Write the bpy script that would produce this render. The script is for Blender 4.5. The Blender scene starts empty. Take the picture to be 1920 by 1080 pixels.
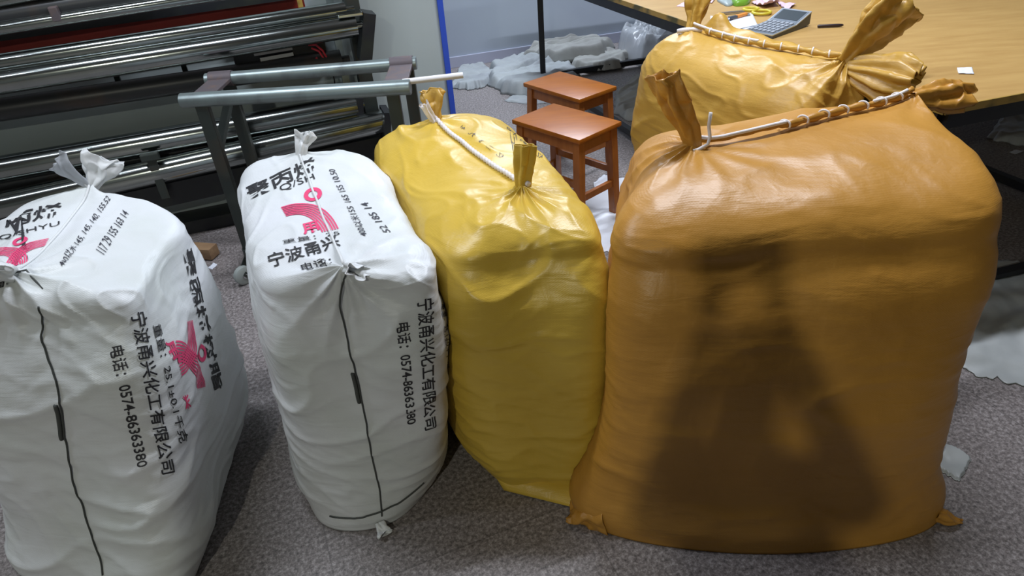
import bpy, bmesh, math, random
import numpy as np
from mathutils import Vector, Matrix
from mathutils.bvhtree import BVHTree

S = bpy.context.scene
COL = S.collection
random.seed(7)

# ------------------------------------------------------------------ camera
F, PITCH, ROLL, CAM_H = 1250.0, math.radians(33.8), math.radians(4.6), 1.40
cp, sp, cr, sr = math.cos(PITCH), math.sin(PITCH), math.cos(ROLL), math.sin(ROLL)
fw = np.array([0, cp, -sp]); rt = np.array([1, 0, 0.]); dn = np.array([0, -sp, -cp])
R2, D2 = cr*rt + sr*dn, -sr*rt + cr*dn
cd = bpy.data.cameras.new('camera'); cam = bpy.data.objects.new('camera', cd); COL.objects.link(cam)
cd.sensor_width = 36; cd.lens = F/1920*36; cd.clip_start = 0.02; cd.clip_end = 60
m = Matrix(((R2[0], -D2[0], -fw[0], 0), (R2[1], -D2[1], -fw[1], 0), (R2[2], -D2[2], -fw[2], CAM_H), (0, 0, 0, 1)))
cam.matrix_world = m
S.camera = cam
CO = np.array([0, 0, CAM_H])
def ray(x, y): return (x-960)/F*R2 + (y-540)/F*D2 + fw
def at_z(x, y, z):
    d = ray(x, y); return CO + d*(z-CAM_H)/d[2]
def at_y(x, y, Y):
    d = ray(x, y); return CO + d*Y/d[1]

# ------------------------------------------------------------------ light, exposure
S.view_settings.view_transform = 'Standard'
try: S.view_settings.look = 'None'
except Exception: pass
S.view_settings.gamma = 1.0
S.view_settings.use_curve_mapping = False
S.view_settings.exposure = 0.0
S.cycles.use_denoising = True
S.cycles.max_bounces = 7; S.cycles.diffuse_bounces = 4; S.cycles.glossy_bounces = 4
S.cycles.sample_clamp_indirect = 4.0
w = bpy.data.worlds.new('world'); S.world = w; w.use_nodes = True
w.node_tree.nodes['Background'].inputs[0].default_value = (0.45, 0.5, 0.6, 1)
w.node_tree.nodes['Background'].inputs[1].default_value = 0.05

CEIL = 3.0
LAMPS = [  # position, heading, length, width, power, colour
    ((0.95, 2.35, CEIL-0.10), 0.30, 1.2, 0.05, 70, (0.86, 0.90, 1.0)),
    ((-2.6, 0.9, CEIL-0.10), 0.30, 1.2, 0.05, 12, (0.84, 0.90, 1.0)),
    ((-1.35, 1.75, CEIL-0.10), 0.30, 1.2, 0.05, 36, (0.84, 0.90, 1.0)),  # added lamp, brightens the roller machine's panel
    ((-0.95, -2.40, CEIL-0.10), 1.15, 0.13, 0.10, 52, (1.0, 1.0, 0.86)),
    ((0.6, 5.0, CEIL-0.10), 0.30, 1.2, 0.05, 85, (0.80, 0.88, 1.0)),
]
for i, (loc, hd, ln, wd, pw, c) in enumerate(LAMPS):
    ld = bpy.data.lights.new('tube_light', 'AREA'); ld.shape = 'RECTANGLE'; ld.size = ln; ld.size_y = wd
    ld.energy = pw; ld.color = c
    lo = bpy.data.objects.new('tube_light', ld); COL.objects.link(lo); lo.location = loc
    lo.rotation_euler = (0, 0, hd)

# ------------------------------------------------------------------ helpers
def tag(o, label=None, cat=None, group=None, kind=None):
    if label: o['label'] = label
    if cat: o['category'] = cat
    if group: o['group'] = group
    if kind: o['kind'] = kind
    return o
def empty(name, loc, label, cat, group=None):
    o = bpy.data.objects.new(name, None); COL.objects.link(o); o.location = tuple(float(v) for v in loc)
    o.empty_display_size = 0.05
    return tag(o, label, cat, group)
class MB:
    """collects shapes, in world coordinates, into one mesh object"""
    def __init__(s): s.v = []; s.f = []; s.mi = []
    def add(s, verts, faces, mi=0):
        n = len(s.v); s.v.extend([tuple(map(float, q)) for q in verts])
        s.f.extend([tuple(n+i for i in f) for f in faces]); s.mi.extend([mi]*len(faces)); return s
    def box(s, c, size, rz=0, ax=None, bev=0, mi=0):
        c = np.array(c, float); h = np.array(size, float)/2
        if ax is None:
            ax = np.array([[math.cos(rz), math.sin(rz), 0], [-math.sin(rz), math.cos(rz), 0], [0, 0, 1]])
        bm = bmesh.new(); bmesh.ops.create_cube(bm, size=1)
        for q in bm.verts: q.co = Vector((q.co.x*h[0]*2, q.co.y*h[1]*2, q.co.z*h[2]*2))
        if bev: bmesh.ops.bevel(bm, geom=bm.edges[:], offset=min(bev, min(h)*.9), segments=2, affect='EDGES', profile=.6)
        bm.verts.index_update()
        vs = [c + q.co.x*ax[0] + q.co.y*ax[1] + q.co.z*ax[2] for q in bm.verts]
        fs = [[q.index for q in f.verts] for f in bm.faces]; bm.free()
        return s.add(vs, fs, mi)
    def beam(s, a, b, wd, th, up=(0, 0, 1), bev=0, mi=0):
        a = np.array(a, float); b = np.array(b, float); d = b-a; L = np.linalg.norm(d); d = d/L
        up = np.array(up, float)
        if np.linalg.norm(np.cross(up, d)) < .05: up = np.array([0, 1., 0]) if abs(d[1]) < .9 else np.array([1., 0, 0])
        y = np.cross(up, d); y /= np.linalg.norm(y); z = np.cross(d, y)
        return s.box((a+b)/2, (L, wd, th), ax=np.array([d, y, z]), bev=bev, mi=mi)
    def tube(s, path, rad, seg=12, cap=True, mi=0):
        P = np.array(path, float); n = len(P)
        rad = np.full(n, rad) if np.isscalar(rad) else np.array(rad, float)
        T = np.gradient(P, axis=0); T /= np.linalg.norm(T, axis=1)[:, None] + 1e-12
        u = np.cross(T[0], (0.13, 0.2, 1.0)); 
        if np.linalg.norm(u) < .1: u = np.cross(T[0], (1., 0, 0))
        u /= np.linalg.norm(u); vs = []; an = np.arange(seg)*2*math.pi/seg
        for i in range(n):
            u = u - T[i]*(u@T[i]); u /= np.linalg.norm(u); v = np.cross(T[i], u)
            for a in an: vs.append(P[i] + rad[i]*(math.cos(a)*u + math.sin(a)*v))
        fs = [(i*seg+j, i*seg+(j+1) % seg, (i+1)*seg+(j+1) % seg, (i+1)*seg+j) for i in range(n-1) for j in range(seg)]
        if cap: fs += [tuple(range(seg))[::-1], tuple((n-1)*seg+j for j in range(seg))]
        return s.add(vs, fs, mi)
    def grid(s, G, closed_u=False, mi=0):
        G = np.array(G, float); r, c = G.shape[:2]
        fs = []
        for i in range(r-1):
            for j in range(c if closed_u else c-1):
                fs.append((i*c+j, i*c+(j+1) % c, (i+1)*c+(j+1) % c, (i+1)*c+j))
        return s.add(G.reshape(-1, 3), fs, mi)
    def build(s, name, mats, parent=None, smooth=False, solid=0, weld=False):
        me = bpy.data.meshes.new(name)
        o = bpy.data.objects.new(name, me); COL.objects.link(o)
        off = np.zeros(3)
        if parent is not None: off = np.array(parent_loc(parent))
        me.from_pydata([tuple(np.array(q)-off) for q in s.v], [], s.f); me.update()
        if not isinstance(mats, (list, tuple)): mats = [mats]
        for q in mats: me.materials.append(q)
        me.polygons.foreach_set('material_index', s.mi)
        if smooth: 
            me.polygons.foreach_set('use_smooth', [True]*len(me.polygons))
            if smooth == 'auto':
                bm = bmesh.new(); bm.from_mesh(me)
                for e in bm.edges:
                    if len(e.link_faces) == 2 and e.calc_face_angle() > 0.7: e.smooth = False
                bm.to_mesh(me); bm.free()
        if solid:
            md = o.modifiers.new('thick', 'SOLIDIFY'); md.thickness = solid; md.offset = 0
        if parent is not None: o.parent = parent
        return o
def parent_loc(p):
    l = np.zeros(3)
    while p is not None: l += np.array(p.location); p = p.parent
    return l
def centre(o, bottom=True):
    """moves a single-mesh thing's origin to its base"""
    me = o.data; co = np.empty(len(me.vertices)*3); me.vertices.foreach_get('co', co); co = co.reshape(-1, 3)
    c = (co.min(0)+co.max(0))/2; c[2] = co[:, 2].min() if bottom else c[2]
    me.vertices.foreach_set('co', (co-c).ravel()); o.location = tuple(np.array(o.location)+c); me.update(); return o

# gradient noise
_rs = np.random.RandomState(3)
_perm = np.concatenate([_rs.permutation(256)]*3)
_g = _rs.normal(size=(256, 3)); _g /= np.linalg.norm(_g, axis=1)[:, None]
def noise(P):
    P = np.asarray(P, float); i = np.floor(P).astype(int); f = P-i; u = f*f*f*(f*(f*6-15)+10); i &= 255
    def gr(dx, dy, dz):
        h = _perm[_perm[_perm[(i[..., 0]+dx) & 255] + ((i[..., 1]+dy) & 255)] + ((i[..., 2]+dz) & 255)]
        return (_g[h]*(f-np.array([dx, dy, dz]))).sum(-1)
    def L(a, b, t): return a+(b-a)*t
    x, y, z = u[..., 0], u[..., 1], u[..., 2]
    return 1.5*L(L(L(gr(0,0,0), gr(1,0,0), x), L(gr(0,1,0), gr(1,1,0), x), y), L(L(gr(0,0,1), gr(1,0,1), x), L(gr(0,1,1), gr(1,1,1), x), y), z)
def ridged(P): return 1-2*np.abs(noise(P))
def n1(x, s=0.0): x = np.asarray(x, float); return noise(np.stack([x, np.full_like(x, s+.37), np.full_like(x, s*1.7+.11)], -1))

# ------------------------------------------------------------------ materials
def lin(c): return tuple((v/255/12.92 if v/255 <= .04045 else ((v/255+.055)/1.055)**2.4) for v in c)
def mat(name, col, rough=.5, metal=0., spec=.5, bump=None, mottle=None, trans=0., extra=None, alpha=1.):
    m = bpy.data.materials.new(name); m.use_nodes = True; nt = m.node_tree; b = nt.nodes['Principled BSDF']
    c = tuple(col)+(1,)
    b.inputs['Base Color'].default_value = c; b.inputs['Roughness'].default_value = rough
    b.inputs['Metallic'].default_value = metal; b.inputs['Specular IOR Level'].default_value = spec
    b.inputs['Alpha'].default_value = alpha
    if trans: b.inputs['Transmission Weight'].default_value = trans
    tc = nt.nodes.new('ShaderNodeTexCoord')
    def nz(scale, vec=None, detail=3, stretch=None):
        n = nt.nodes.new('ShaderNodeTexNoise'); n.inputs['Scale'].default_value = scale; n.inputs['Detail'].default_value = detail
        if stretch:
            mp = nt.nodes.new('ShaderNodeMapping'); mp.inputs['Scale'].default_value = stretch
            nt.links.new(tc.outputs['Object'], mp.inputs[0]); nt.links.new(mp.outputs[0], n.inputs['Vector'])
        else: nt.links.new(tc.outputs['Object'], n.inputs['Vector'])
        return n
    if mottle:   # (second colour, scale, low, high, stretch)
        n = nz(mottle[1], stretch=mottle[4] if len(mottle) > 4 else None, detail=5)
        r = nt.nodes.new('ShaderNodeMapRange'); r.inputs[1].default_value = mottle[2]; r.inputs[2].default_value = mottle[3]
        x = nt.nodes.new('ShaderNodeMix'); x.data_type = 'RGBA'
        x.inputs[6].default_value = c; x.inputs[7].default_value = tuple(mottle[0])+(1,)
        nt.links.new(n.outputs[0], r.inputs[0]); nt.links.new(r.outputs[0], x.inputs[0]); nt.links.new(x.outputs[2], b.inputs['Base Color'])
    if bump:     # list of (scale, strength, stretch)
        prev = None
        for sc, st, stretch in bump:
            n = nz(sc, stretch=stretch, detail=2); bp = nt.nodes.new('ShaderNodeBump')
            bp.inputs['Strength'].default_value = st; bp.inputs['Distance'].default_value = .004
            nt.links.new(n.outputs[0], bp.inputs['Height'])
            if prev: nt.links.new(prev.outputs[0], bp.inputs['Normal'])
            prev = bp
        nt.links.new(prev.outputs[0], b.inputs['Normal'])
    return m
def sackmat(name, c1, c2, rough, spec=.5, bs=1.0):
    """woven plastic: two crossed fine ribs, crinkle and a soft colour variation"""
    m = mat(name, c1, rough, spec=spec, mottle=(c2, 4.0, .35, .68))
    nt = m.node_tree; b = nt.nodes['Principled BSDF']; tc = nt.nodes.new('ShaderNodeTexCoord')
    prev = None
    for ax, sc in (('Z', 130), ('DIAGONAL', 110)):
        wv = nt.nodes.new('ShaderNodeTexWave'); wv.wave_type = 'BANDS'; wv.bands_direction = ax
        wv.inputs['Scale'].default_value = sc; wv.inputs['Distortion'].default_value = .6
        nt.links.new(tc.outputs['Object'], wv.inputs['Vector'])
        bp = nt.nodes.new('ShaderNodeBump'); bp.inputs['Strength'].default_value = .10*bs; bp.inputs['Distance'].default_value = .0006
        nt.links.new(wv.outputs['Fac'], bp.inputs['Height'])
        if prev: nt.links.new(prev.outputs[0], bp.inputs['Normal'])
        prev = bp
    for sc, st, stretch in ((5, .45*bs, (1, 1, 6)), (22, .10*bs, (1, 1, 4)), (9, .22*bs, (3, 3, 1))):
        mp = nt.nodes.new('ShaderNodeMapping'); mp.inputs['Scale'].default_value = stretch; mp.inputs['Rotation'].default_value = (.15, .2, .3)
        n = nt.nodes.new('ShaderNodeTexNoise'); n.inputs['Scale'].default_value = sc; n.inputs['Detail'].default_value = 3; n.inputs['Distortion'].default_value = .5
        nt.links.new(tc.outputs['Object'], mp.inputs[0]); nt.links.new(mp.outputs[0], n.inputs['Vector'])
        bp = nt.nodes.new('ShaderNodeBump'); bp.inputs['Strength'].default_value = st; bp.inputs['Distance'].default_value = .006
        nt.links.new(n.outputs[0], bp.inputs['Height']); nt.links.new(prev.outputs[0], bp.inputs['Normal']); prev = bp
    nt.links.new(prev.outputs[0], b.inputs['Normal'])
    return m
M = {}
M['white'] = sackmat('white woven plastic', (.72, .74, .765), (.63, .665, .645), .40, .4)
M['yellow'] = sackmat('yellow woven plastic', (.68, .46, .062), (.60, .40, .05), .35, .5)
M['orange'] = sackmat('orange woven plastic', (.52, .255, .040), (.46, .22, .032), .40, .5)
M['amber'] = sackmat('amber woven plastic', (.58, .35, .065), (.51, .30, .05), .40, .5)
M['ink'] = mat('black ink', (.02, .02, .024), .6)
M['pen'] = mat('marker ink', (.03, .03, .045), .6)
M['pink'] = mat('pink ink', (.75, .05, .17), .6)
M['cord'] = mat('white cord', (.80, .76, .76), .8, bump=[(60, .5, None)])
M['film'] = mat('white film', (.78, .80, .80), .35, alpha=.88)
M['seam'] = mat('dark seam thread', (.06, .065, .06), .8)
M['steel'] = mat('chrome', (.38, .41, .40), .15, 1., mottle=((.32, .35, .34), 6, .4, .7))
M['blackroll'] = mat('black rubber roller', (.03, .032, .034), .38, mottle=((.07, .045, .03), 5, .55, .75))
M['darkiron'] = mat('dark painted iron', (.045, .055, .05), .45, .3, mottle=((.075, .06, .045), 9, .5, .8))
M['galv'] = mat('grey pipe', (.30, .36, .36), .38, .7, mottle=((.18, .20, .20), 14, .5, .8))
M['rust'] = mat('brown bracket', (.13, .11, .12), .6, .3, mottle=((.20, .13, .10), 20, .5, .8))
M['panel'] = mat('grey green paint', (.44, .51, .51), .5, mottle=((.39, .46, .465), 2, .4, .7))
M['red'] = mat('red plate', (.32, .028, .018), .45, mottle=((.22, .022, .014), 5, .4, .7))
M['blue'] = mat('blue strip', (.03, .09, .55), .5)
M['wire'] = mat('red wire', (.55, .03, .05), .4)
M['label'] = mat('pale label', (.45, .47, .47), .5)
M['wall'] = mat('painted wall', (.44, .50, .57), .7, mottle=((.40, .45, .54), 1.3, .4, .7))
M['base'] = mat('baseboard paint', (.46, .48, .60), .5)
M['ceil'] = mat('ceiling paint', (.26, .26, .27), .9)
M['wallside'] = mat('dull grey wall paint', (.20, .21, .22), .8)
M['stool'] = mat('lacquered wood', (.36, .115, .010), .30, spec=.3, mottle=((.28, .08, .010), 7, .35, .75, (1, 6, 6)))
M['stoolleg'] = mat('lacquered wood frame', (.34, .115, .026), .25, mottle=((.25, .08, .018), 8, .35, .75, (5, 5, 1)))
M['tabletop'] = mat('worn yellow board', (.52, .33, .115), .38, mottle=((.44, .26, .085), 6, .35, .75, (1, 5, 1)), bump=[(40, .08, (1, 8, 1))])
M['tape'] = mat('yellow tape', (.42, .27, .06), .35, mottle=((.10, .09, .03), 9, .48, .62))
M['blacksteel'] = mat('black steel', (.012, .014, .018), .42, mottle=((.03, .035, .025), 8, .5, .8))
M['cloth'] = mat('pale grey cloth', (.36, .39, .40), .85, mottle=((.29, .31, .33), 6, .4, .7), bump=[(40, .3, None)])
M['cloth2'] = mat('beige grey cloth', (.33, .335, .32), .85, mottle=((.25, .25, .24), 6, .4, .7), bump=[(40, .3, None)])
M['sheet'] = mat('clear plastic sheet', (.55, .58, .62), .22, alpha=.55, bump=[(12, .5, None)])
M['sheet2'] = mat('cloudy plastic sheet', (.47, .50, .50), .35, mottle=((.38, .41, .41), 7, .4, .7))
M['paper'] = mat('white paper', (.74, .78, .86), .7)
M['pinkpaper'] = mat('pink paper', (.68, .50, .64), .7)
M['calc'] = mat('dark grey plastic', (.06, .07, .085), .4)
M['calcface'] = mat('brushed grey face', (.22, .26, .31), .35, .4)
M['calctrim'] = mat('silver trim', (.55, .60, .64), .3, .6)
M['lcd'] = mat('calculator screen', (.055, .07, .08), .25)
M['key'] = mat('grey key', (.30, .33, .37), .5)
M['penbody'] = mat('black brown pen', (.03, .018, .02), .35)
M['green'] = mat('green plastic', (.16, .36, .03), .35)
M['greyplastic'] = mat('grey plastic', (.30, .36, .36), .35)
M['scissor'] = mat('yellow handle', (.60, .50, .04), .4)
M['orangeplastic'] = mat('orange plastic', (.75, .27, .04), .4)
M['metal'] = mat('bright metal', (.6, .62, .65), .25, 1.)
M['wheel'] = mat('grey caster wheel', (.38, .42, .40), .4)
M['whitetube'] = mat('white plastic', (.78, .78, .80), .45)
M['wood'] = mat('raw wood', (.30, .19, .10), .7, mottle=((.22, .13, .07), 9, .4, .7, (1, 6, 6)))
M['skin'] = mat('skin', (.5, .3, .22), .5); M['shirt'] = mat('dark shirt', (.06, .07, .09), .8); M['phone'] = mat('phone', (.03, .03, .03), .3)
M['hair'] = mat('hair', (.015, .012, .01), .5)
M['lampbody'] = mat('lamp housing', (.7, .7, .7), .5)

def floor_mat():
    m = bpy.data.materials.new('granite tile'); m.use_nodes = True; nt = m.node_tree; b = nt.nodes['Principled BSDF']
    b.inputs['Roughness'].default_value = .42
    tc = nt.nodes.new('ShaderNodeTexCoord'); N = nt.nodes.new; L = nt.links.new
    mp = N('ShaderNodeMapping'); mp.inputs['Rotation'].default_value = (0, 0, -math.radians(20)); mp.inputs['Location'].default_value = (.12, .21, 0)
    L(tc.outputs['Object'], mp.inputs[0])
    n1_ = N('ShaderNodeTexNoise'); n1_.inputs['Scale'].default_value = 95; n1_.inputs['Detail'].default_value = 6; n1_.inputs['Roughness'].default_value = .8
    L(mp.outputs[0], n1_.inputs['Vector'])
    r1 = N('ShaderNodeValToRGB'); e = r1.color_ramp.elements
    e[0].position = .34; e[0].color = (.06, .056, .056, 1); e[1].position = .66; e[1].color = (.52, .49, .49, 1)
    q = r1.color_ramp.elements.new(.5); q.color = (.24, .215, .21, 1)
    L(n1_.outputs[0], r1.inputs[0])
    n2 = N('ShaderNodeTexNoise'); n2.inputs['Scale'].default_value = 2.2; n2.inputs['Detail'].default_value = 3
    L(mp.outputs[0], n2.inputs['Vector'])
    x = N('ShaderNodeMix'); x.data_type = 'RGBA'; x.blend_type = 'MULTIPLY'; x.inputs[7].default_value = (.86, .84, .82, 1)
    L(n2.outputs[0], x.inputs[0]); L(r1.outputs[0], x.inputs[6])
    br = N('ShaderNodeTexBrick'); br.offset = 0; br.inputs['Scale'].default_value = 1; br.inputs['Mortar Size'].default_value = .002
    br.inputs['Brick Width'].default_value = .6; br.inputs['Row Height'].default_value = .6
    br.inputs['Color1'].default_value = (1, 1, 1, 1); br.inputs['Color2'].default_value = (.95, .95, .95, 1); br.inputs['Mortar'].default_value = (.66, .66, .66, 1)
    L(mp.outputs[0], br.inputs['Vector'])
    y = N('ShaderNodeMix'); y.data_type = 'RGBA'; y.blend_type = 'MULTIPLY'; y.inputs[0].default_value = 1
    L(x.outputs[2], y.inputs[6]); L(br.outputs[0], y.inputs[7]); L(y.outputs[2], b.inputs['Base Color'])
    return m
M['floor'] = floor_mat()

# ------------------------------------------------------------------ room
def struct(o): o['kind'] = 'structure'; return o
XL, XR, YF = -4.2, 5.2, -4.0
wa, wb = np.array([-.338, 5.144, 0]), np.array([1.194, 5.552, 0])
wd = (wb-wa)/np.linalg.norm(wb-wa); wn = np.array([wd[1], -wd[0], 0])      # towards the room
def wallpt(x): return wa + wd*((x-wa[0])/wd[0])
p, q = wallpt(XL), wallpt(XR)
struct(MB().box(((XL+XR)/2, 1.5, -.05), (XR-XL+.4, 11.6, .1)).build('floor', M['floor']))
struct(MB().box(((XL+XR)/2, 1.5, CEIL+.05), (XR-XL+.4, 11.6, .1)).build('ceiling', M['ceil']))
struct(MB().beam(p-wn*.05+[0, 0, CEIL/2], q-wn*.05+[0, 0, CEIL/2], .1, CEIL).build('wall_back', M['wall']))
struct(MB().box((XL-.05, 1.2, CEIL/2), (.1, 11, CEIL)).build('wall_left', M['wallside']))
struct(MB().box((XR+.05, 1.5, CEIL/2), (.1, 11.4, CEIL)).build('wall_right', M['wallside']))
struct(MB().box(((XL+XR)/2, YF-.05, CEIL/2), (XR-XL, .1, CEIL)).build('wall_front', M['wallside']))
struct(MB().beam(p+wn*.006+[0, 0, .04], q+wn*.006+[0, 0, .04], .012, .08, bev=.003).build('baseboard_back', M['base']))
for i, (loc, hd, ln, wd_, pw, c) in enumerate(LAMPS):
    o = MB().box((0, 0, .045), (ln+.06, .09, .09), bev=.01).build('ceiling_lamp_housing', M['lampbody'])
    o.location = (loc[0], loc[1], loc[2]+.006); o.rotation_euler = (0, 0, hd)
    tag(o, 'pale batten lamp housing on the ceiling, ' + ['above the sacks', 'left of the sacks', 'added in front of the roller machine to brighten it', 'behind the camera', 'above the cloth heap by the wall'][i], 'lamp', 'ceiling lamps')

# ------------------------------------------------------------------ sacks
def cr_closed(C, n):
    """closed Catmull-Rom through C (k,2), n samples per span"""
    k = len(C); t = np.arange(n)/n; out = []
    for i in range(k):
        a, b, c, d = C[(i-1) % k], C[i], C[(i+1) % k], C[(i+2) % k]
        tt = t[:, None]
        out.append(.5*((2*b)+(c-a)*tt+(2*a-5*b+4*c-d)*tt**2+(-a+3*b-3*c+d)*tt**3))
    return np.concatenate(out)
def interp_smooth(z, Z, V):
    """monotone-ish cubic (Catmull-Rom) of V (k,...) over knots Z at z"""
    Z = np.array(Z, float); V = np.array(V, float); k = len(Z)
    T = np.gradient(V, Z, axis=0)
    i = np.clip(np.searchsorted(Z, z)-1, 0, k-2); h = Z[i+1]-Z[i]; t = ((z-Z[i])/h)
    sh = (-1,)+(1,)*(V.ndim-1); t = t.reshape(sh); h = h.reshape(sh)
    return (2*t**3-3*t**2+1)*V[i]+(t**3-2*t**2+t)*h*T[i]+(-2*t**3+3*t**2)*V[i+1]+(t**3-t**2)*h*T[i+1]
NU = 42
def sack_surface(levels, A, B, along, seed, ties, wr=1.0, rh=.0, e=.72, sag=.012, fold=None):
    """levels: (z, FL, FR, BR, BL, (front,right,back,left) bulge); ridge A-B; along 'y' = ridge runs front to back, 'x' = left to right"""
    Z, C = [], []
    for z, FL, FR, BR, BL, bl in levels:
        FL, FR, BR, BL = [np.array(q, float) for q in (FL, FR, BR, BL)]
        def mid(a, b, k):
            d = b-a; nrm = np.array([d[1], -d[0]])/np.linalg.norm(d); return (a+b)/2+nrm*k
        Z.append(z); C.append([mid(FL, FR, bl[0]), FR, mid(FR, BR, bl[1]), BR, mid(BR, BL, bl[2]), BL, mid(BL, FL, bl[3]), FL])
    C = np.array(C); A = np.array(A, float); B = np.array(B, float)
    zs = np.linspace(Z[0], Z[-1], 110); W = interp_smooth(zs, Z, C)
    rows = [np.concatenate([cr_closed(c, NU), np.full((8*NU, 1), z)], 1) for c, z in zip(W, zs)]
    sh = rows[-1]
    if along == 'y': tk = [0, .07, .5, .93, 1, .93, .5, .07]
    else: tk = [.5, .93, 1, .93, .5, .07, 0, .07]
    tk = np.array(tk+[tk[0]]); tu = np.interp(np.arange(8*NU)/NU, np.arange(9), tk)
    rp = A+(B-A)*tu[:, None]; rp[:, 2] -= sag*np.sin(np.pi*tu)
    for s in np.linspace(0, 1, 60)[1:]:
        a = s*math.pi/2; h = 1-max(math.cos(a), 0)**e; v = math.sin(a)**e
        r = sh+(rp-sh)*h; r[:, 2] = sh[:, 2]+(rp[:, 2]-sh[:, 2])*v; rows.append(r)
    G = np.array(rows)
    for _ in range(5):       # soften
        K = G.copy()
        K[1:-1] = .5*G[1:-1]+.125*(G[2:]+G[:-2]+np.roll(G, 1, 1)[1:-1]+np.roll(G, -1, 1)[1:-1]); G = K
    du = np.roll(G, -1, 1)-np.roll(G, 1, 1); dv = np.gradient(G, axis=0)
    N = np.cross(du, dv); N /= np.linalg.norm(N, axis=2)[..., None]+1e-9
    o = np.array([seed*3.1, seed*1.7, seed*.9])
    zz = G[..., 2]; low = np.clip(zz/.05, 0, 1)
    mask = np.clip(.55+.9*noise(G*4.2+o), 0, 1.3)
    c_, s_ = math.cos(.5), math.sin(.5)
    H = np.stack([G[..., 0], G[..., 1], zz], -1)
    D = .011*noise(G*5.5+o)
    warp = .05*np.stack([noise(G*5+o+9), noise(G*5+o+19), noise(G*5+o+29)], -1)
    Q = H+warp
    D += wr*.014*mask*(ridged(np.stack([Q[..., 0]*2.6, Q[..., 1]*2.6, Q[..., 2]*9], -1)+o)**5).clip(-.1, 1)
    D += wr*.004*mask*(ridged(np.stack([Q[..., 0]*4, Q[..., 1]*4, Q[..., 2]*22], -1)+o+13)**5).clip(-.1, 1)
    rot = np.stack([Q[..., 0]*c_-Q[..., 2]*s_, Q[..., 1], Q[..., 0]*s_+Q[..., 2]*c_], -1)
    D += wr*.008*np.clip(1.2-mask, 0, 1)*(ridged(np.stack([rot[..., 0]*5, rot[..., 1]*5, rot[..., 2]*20], -1)+o+40)**5).clip(-.3, 1)
    rot2 = np.stack([Q[..., 0]*c_+Q[..., 2]*s_, Q[..., 1], -Q[..., 0]*s_+Q[..., 2]*c_], -1)
    D += wr*.0012*noise(np.stack([rot2[..., 0]*12, rot2[..., 1]*12, rot2[..., 2]*44], -1)+o+60)
    D[-8:] *= np.linspace(1, 0, 8)[:, None]
    P = G+N*(D*low)[..., None]
    # gathered pleats around each tied corner
    for T, ax, n, amp, rad in ties:
        T = np.array(T, float); ax = np.array(ax, float); ax /= np.linalg.norm(ax)
        e1 = np.cross(ax, (0, 0, 1.)); e1 /= np.linalg.norm(e1); e2 = np.cross(ax, e1)
        d = G-T; r = np.linalg.norm(d, axis=2); ph = np.arctan2(d@e2, d@e1)
        ph = ph+.12*noise(G*9+o)
        pp = n*ph+1.0*noise(np.stack([ph*1.3, r*2, r*0+seed], -1))
        k = .45+(1-2*np.abs(np.sin(pp/2)))+.5*(1-2*np.abs(np.sin(pp*.83+1.3)))*np.exp(-r/.07)
        env = np.clip(r/.03, 0, 1)*np.exp(-(r/rad)**1.25)*(.045/(r+.03))**.25*(.75+.5*noise(np.stack([ph*2.1, r*0, r*0+seed+5], -1)))
        P += N*(amp*k*env)[..., None]
        pin = np.exp(-(r/.035)**2)
        P += (T+ax*.03-P)*(pin*.55)[..., None]
    for _ in range(2):
        K = P.copy(); K[1:-1] = .6*P[1:-1]+.1*(P[2:]+P[:-2]+np.roll(P, 1, 1)[1:-1]+np.roll(P, -1, 1)[1:-1]); P = K
    # the two sides meet along the closed top
    idx = np.arange(8*NU); mir = (-idx) % (8*NU) if along == 'y' else (4*NU-idx) % (8*NU)
    P[-1] = .5*(P[-1]+P[-1][mir])
    for k, f in ((-2, .7), (-3, .4), (-4, .2)): P[k] = P[k]*(1-f*.3)+(P[k-1]+P[k+1])*.5*(f*.3)
    P[..., 2] = np.maximum(P[..., 2], .0015)
    return P
def press(P, bvh, gap=.002):
    """where a bag leans into its neighbour its cloth is pushed back to touch it"""
    Q = P.reshape(-1, 3).copy()
    for i, v in enumerate(Q):
        h = bvh.find_nearest(Vector(v), .2)
        if h[0] is not None and (Vector(v)-h[0]).dot(h[1]) < gap: Q[i] = np.array(h[0]+h[1]*gap)
    return Q.reshape(P.shape)
def sack_mb(P):
    mb = MB(); r, c = P.shape[:2]; mb.grid(P, closed_u=True)
    base = P[0]; ctr = base.mean(0); n0 = len(mb.v)
    mb.add([*(base*.5+ctr*.5), ctr], [], 0)
    for j in range(c):
        k = (j+1) % c
        mb.f.append((k, j, n0+j, n0+k)); mb.f.append((n0+k, n0+j, n0+c)); mb.mi += [0, 0]
    return mb
def grow_bvh(mb): return BVHTree.FromPolygons([Vector(q) for q in mb.v], [tuple(f) for f in mb.f])

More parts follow.
